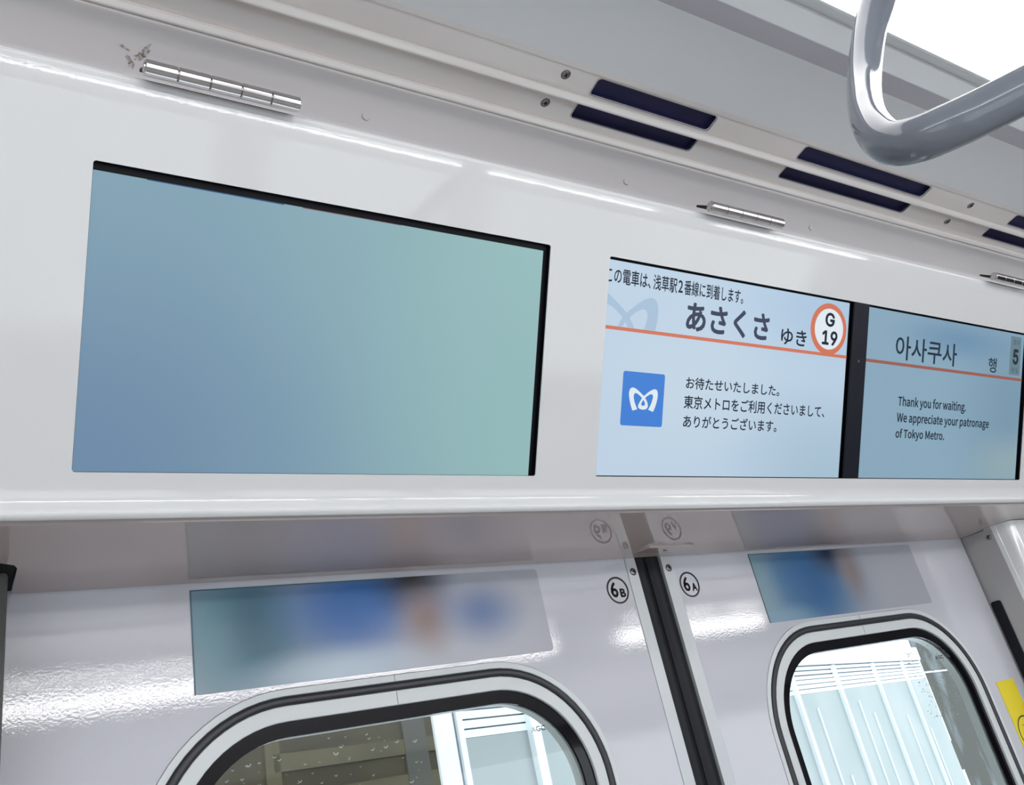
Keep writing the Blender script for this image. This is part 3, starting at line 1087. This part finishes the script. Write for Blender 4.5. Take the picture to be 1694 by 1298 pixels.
# pillar cover: bright moulded column with grooves
prof = [(0.6935, -0.0535), (0.6945, -0.0585), (0.6940, -0.0592), (0.6949, -0.0600), (0.6955, -0.0665), (0.6958, -0.0685)]
cx, cy, R = 0.7105, -0.0685, 0.0146
for i in range(1, 11):
    a = math.radians(180 + 9 * i)
    prof.append((cx + R * math.cos(a), cy + R * math.sin(a)))
prof += [(0.7215, -0.0831), (0.7220, -0.0822), (0.7226, -0.0831), (0.745, -0.0833), (0.7455, -0.0824), (0.7461, -0.0833), (0.86, -0.0834), (0.86, -0.04), (0.6935, -0.04)]
bm = bmesh.new()
lo = [bm.verts.new((x, y, 0)) for x, y in prof]
up = [bm.verts.new((x, y, 1.8522)) for x, y in prof]
for i in range(len(prof)):
    j = (i + 1) % len(prof)
    bm.faces.new((lo[i], lo[j], up[j], up[i]))
bm.faces.new(up)
bm.faces.new(lo[::-1])
tag(link('trim_3', from_bm(bm, 40), M_PILLAR), 'bright ribbed pillar cover at the right edge beside the jamb plate', 'trim', kind='structure')
bm = bmesh.new()
add_box(bm, -0.98, -0.6802, -0.0705, 0.02, 0, 1.8475, 0.003)
tag(link('trim_4', from_bm(bm, 40), mat('grey post', (66, 68, 67), 0.4)), 'grey door post at the left edge', 'trim', kind='structure')
box('gap', -0.98, -0.6742, -0.078, 0.02, 1.8535, 1.8565, M_DARK, bpy.data.objects['trim_4'])  # black slab painted as the shade in the gap above the post

# ------------------------------------------------------------------ screws on the outlet strips and the fixed frame


def ceil_screw(F, x, v, r, lab, grp, mt=None):
    h = screw_parts(None, F @ Matrix.Translation((x, v, 0.0003)), r, mt)
    h.name = 'screw'
    tag(h, lab, 'screw', grp)


ceil_screw(FU, -0.2538, LU * 0.60, 0.0042, 'cross head screw left of the farther outlet slot by the pipe end', 'screws in the outlet strips')
ceil_screw(FU, 0.4429, LU * 0.56, 0.0042, 'small screw right of the pipe bend in the upper outlet strip', 'screws in the outlet strips')
ceil_screw(FL, -0.2595, LL * 0.58, 0.0040, 'cross head screw left of the outlet slot nearest the panel', 'screws in the outlet strips')
ceil_screw(FL, 0.4273, LL * 0.57, 0.0040, 'small screw in the lower outlet strip above the right screen', 'screws in the outlet strips')
# painted screws on the fixed frame
A, B = PROF[3], PROF[4]
mid = Vector((0, (A[0] + B[0]) / 2, (A[1] + B[1]) / 2))
FCV = frame(mid, (1, 0, 0), Vector((0, B[0] - A[0], B[1] - A[1])))
for x, lab in ((-0.4404, 'faint painted screw on the fixed frame right of the left hinge'), (-0.1503, 'faint painted screw on the fixed frame left of the middle hinge'), (0.1440, 'faint painted screw on the fixed frame right of the middle hinge')):
    bm = bmesh.new()
    S = 20
    rr = [(0.0034, -0.0003), (0.0031, 0.0003), (0.0, 0.0005)]
    a = [bm.verts.new((rr[0][0] * math.cos(2 * math.pi * s / S), rr[0][0] * math.sin(2 * math.pi * s / S), rr[0][1])) for s in range(S)]
    b = [bm.verts.new((rr[1][0] * math.cos(2 * math.pi * s / S), rr[1][0] * math.sin(2 * math.pi * s / S), rr[1][1])) for s in range(S)]
    for s in range(S): bm.faces.new((a[s], a[(s + 1) % S], b[(s + 1) % S], b[s]))
    bm.faces.new(b)
    o = link('painted_screw', from_bm(bm, 40), M_PAINTSCREW, None, FCV @ Matrix.Translation((x, 0, 0.0008)))
    tag(o, lab, 'screw', 'painted screws on the fixed frame')
# grease smears on the fixed frame
M_GREASE = mottle(mat('brown grease', (112, 100, 92), 0.5), (172, 168, 166), 420, 0.40, 0.60)
bm = bmesh.new()
for x, v, w, h, a, sd_ in ((-0.6310, 0.0075, 0.0042, 0.0013, -0.5, 1), (-0.6165, 0.0095, 0.0022, 0.0070, -0.5, 2), (-0.6205, 0.0035, 0.0050, 0.0032, 0.6, 3), (-0.6280, -0.0005, 0.0032, 0.0022, -0.8, 4), (-0.6260, -0.0050, 0.0022, 0.0036, 0.2, 5)):
    f = [bm.verts.new((x + 0.620, y, 0.0)) for x, y in smear(bm, x, v, w, h, a, sd_)]
    bm.faces.new(f)
o = link('grease_smear', from_bm(bm), M_GREASE, None, FCV @ Matrix.Translation((-0.620, 0, 0.0002)))
tag(o, 'brown grease smears on the fixed frame left of the first hinge', 'stain')

# ------------------------------------------------------------------ bent hand rail
path = [(-0.098, -0.728, 2.186, 0.0117), (-0.120, -0.690, 2.163, 0.0119), (-0.150, -0.645, 2.135, 0.0121), (-0.182, -0.6135, 2.1001, 0.0121), (-0.2018, -0.5979, 2.06, 0.0117), (-0.2198, -0.5884, 2.028, 0.0109),
        (-0.2481, -0.5854, 1.9824, 0.0103), (-0.2875, -0.595, 1.9352, 0.0100), (-0.3135, -0.6054, 1.9018, 0.0104), (-0.3238, -0.6146, 1.8822, 0.0112),
        (-0.3235, -0.6266, 1.8741, 0.0115), (-0.315, -0.6383, 1.874, 0.0116), (-0.3029, -0.649, 1.877, 0.0116), (-0.285, -0.6652, 1.8823, 0.0116), (-0.2472, -0.6993, 1.8934, 0.0116),
        (-0.160, -0.779, 1.919, 0.0116), (-0.098, -0.835, 1.950, 0.0116), (-0.068, -0.862, 2.010, 0.0116), (-0.060, -0.870, 2.10, 0.0116), (-0.060, -0.870, 2.204, 0.0116)]
sp = spline(path, 12)
rail = tag(empty('hand_rail', (-0.31, -0.63, 1.88)), 'thick glossy grey white bent pipe hanging from the ceiling at upper right', 'hand rail')
tube('pipe', [Vector(q[:3]) - Vector((-0.31, -0.63, 1.88)) for q in sp], [q[3] for q in sp], M_RAIL, rail, 40)
for c in (path[0], path[-1]):
    bm = bmesh.new()
    bmesh.ops.create_cone(bm, cap_ends=True, segments=32, radius1=0.026, radius2=0.026, depth=0.008, matrix=Matrix.Translation(Vector((c[0], c[1], c[2])) - Vector((-0.31, -0.63, 1.88))))
    link('flange', from_bm(bm, 40), M_RAIL, rail)

# ------------------------------------------------------------------ outside
FO_ = frame((3.6298, 3.0, 0), (math.cos(math.radians(22.98)), math.sin(math.radians(22.98)), 0), (0, 0, 1))  # x along the facade, y up, z towards the train
fa = empty('station_building')
fa.matrix_world = FO_
tag(fa, 'white steel clad building with louvres and vertical ribs outside the windows', 'building')


def fbox(name, s0, s1, z0, z1, d0, d1, m_, parent=fa):
    bm = bmesh.new()
    add_box(bm, s0, s1, z0, z1, d0, d1)
    return link(name, from_bm(bm), m_, parent)


fbox('lower_return', 3.95, 4.06, -1.2, 0.98, -0.012, 0.0, M_FACADE)
fbox('sheet_wall', -3.24, 3.95, -1.2, 1.812, -0.06, 0.0, M_SHEET)
fbox('beam', -3.36, 3.95, 1.985, 2.10, -0.012, 0.02, M_FACADE)
fbox('louvre_backing', -3.24, 3.95, 1.812, 1.985, -0.06, -0.012, M_LGAP)
for k in range(6):
    fbox('louvre', -3.235, 3.945, 1.813 + k * 0.0285, 1.836 + k * 0.0285 - (0.004 if k > 2 else 0), -0.012, 0.002, M_LOUVRE)
fbox('end_column', -3.36, -3.268, -1.2, 1.985, -0.008, 0.0, M_FACADE)
fbox('end_joint', -3.268, -3.252, -1.2, 1.985, -0.008, -0.006, M_LGAP)
fbox('end_column', -3.252, -3.225, -1.2, 1.985, -0.06, 0.004, M_FACADE)
for s_ in (-2.85, -1.9, -0.95, 0.0, 0.95, 2.05, 3.10):
    fbox('rib', s_ - 0.030, s_ + 0.022, -1.2, 1.975, 0.0, 0.022, M_FACADE)
for s_, z0, z1 in ((-0.55, 0.4, 1.5), (0.33, 0.3, 1.72), (0.55, 0.2, 1.30), (1.32, 0.5, 1.72), (1.62, 0.2, 1.62), (2.62, 0.4, 1.55), (1.40, -0.5, 0.95), (2.50, -0.6, 0.9), (3.3, 0.3, 1.4), (0.42, -0.6, 0.7)):
    fbox('seam_rib', s_ - 0.009, s_ + 0.009, z0, z1, 0.0, 0.008, M_FACADE)
fbox('side_column', 3.95, 3.99, 1.24, 2.10, -0.012, 0.0, M_FACADE)
bw = empty('brown_wall')
bw.matrix_world = FO_ @ Matrix.Translation((0, 0, -0.8))
tag(bw, 'brown concrete wall seen through the left window beyond the white building', 'wall')
fbox('wall_face', -9.0, -2.2, -1.5, 4.5, -0.2, 0.0, M_BROWN, bw)
fbox('beam', -3.30, -2.2, 1.865, 1.925, 0.0, 0.006, M_BROWN2, bw)
fbox('beam', -9.0, -2.2, 1.70, 1.79, 0.0, 0.006, M_BROWN2, bw)
fbox('post', -3.335, -3.27, -1.5, 4.5, 0.0, 0.006, M_BROWN2, bw)
fbox('post', -2.62, -2.48, -1.5, 4.5, 0.0, 0.008, mat('grey post paint', (84, 82, 74), 0.7), bw)
gw = empty('grey_wall')
gw.matrix_world = FO_ @ Matrix.Translation((0, 0, -0.02))
tag(gw, 'dark wet grey wall seen at the right side of the right window', 'wall')
fbox('wall_face', 3.985, 12.0, -1.5, 4.5, -0.012, 0.0, M_GREYW, gw)
fbox('ledge', 4.07, 12.0, 1.86, 1.875, 0.0, 0.01, M_FACADE, gw)
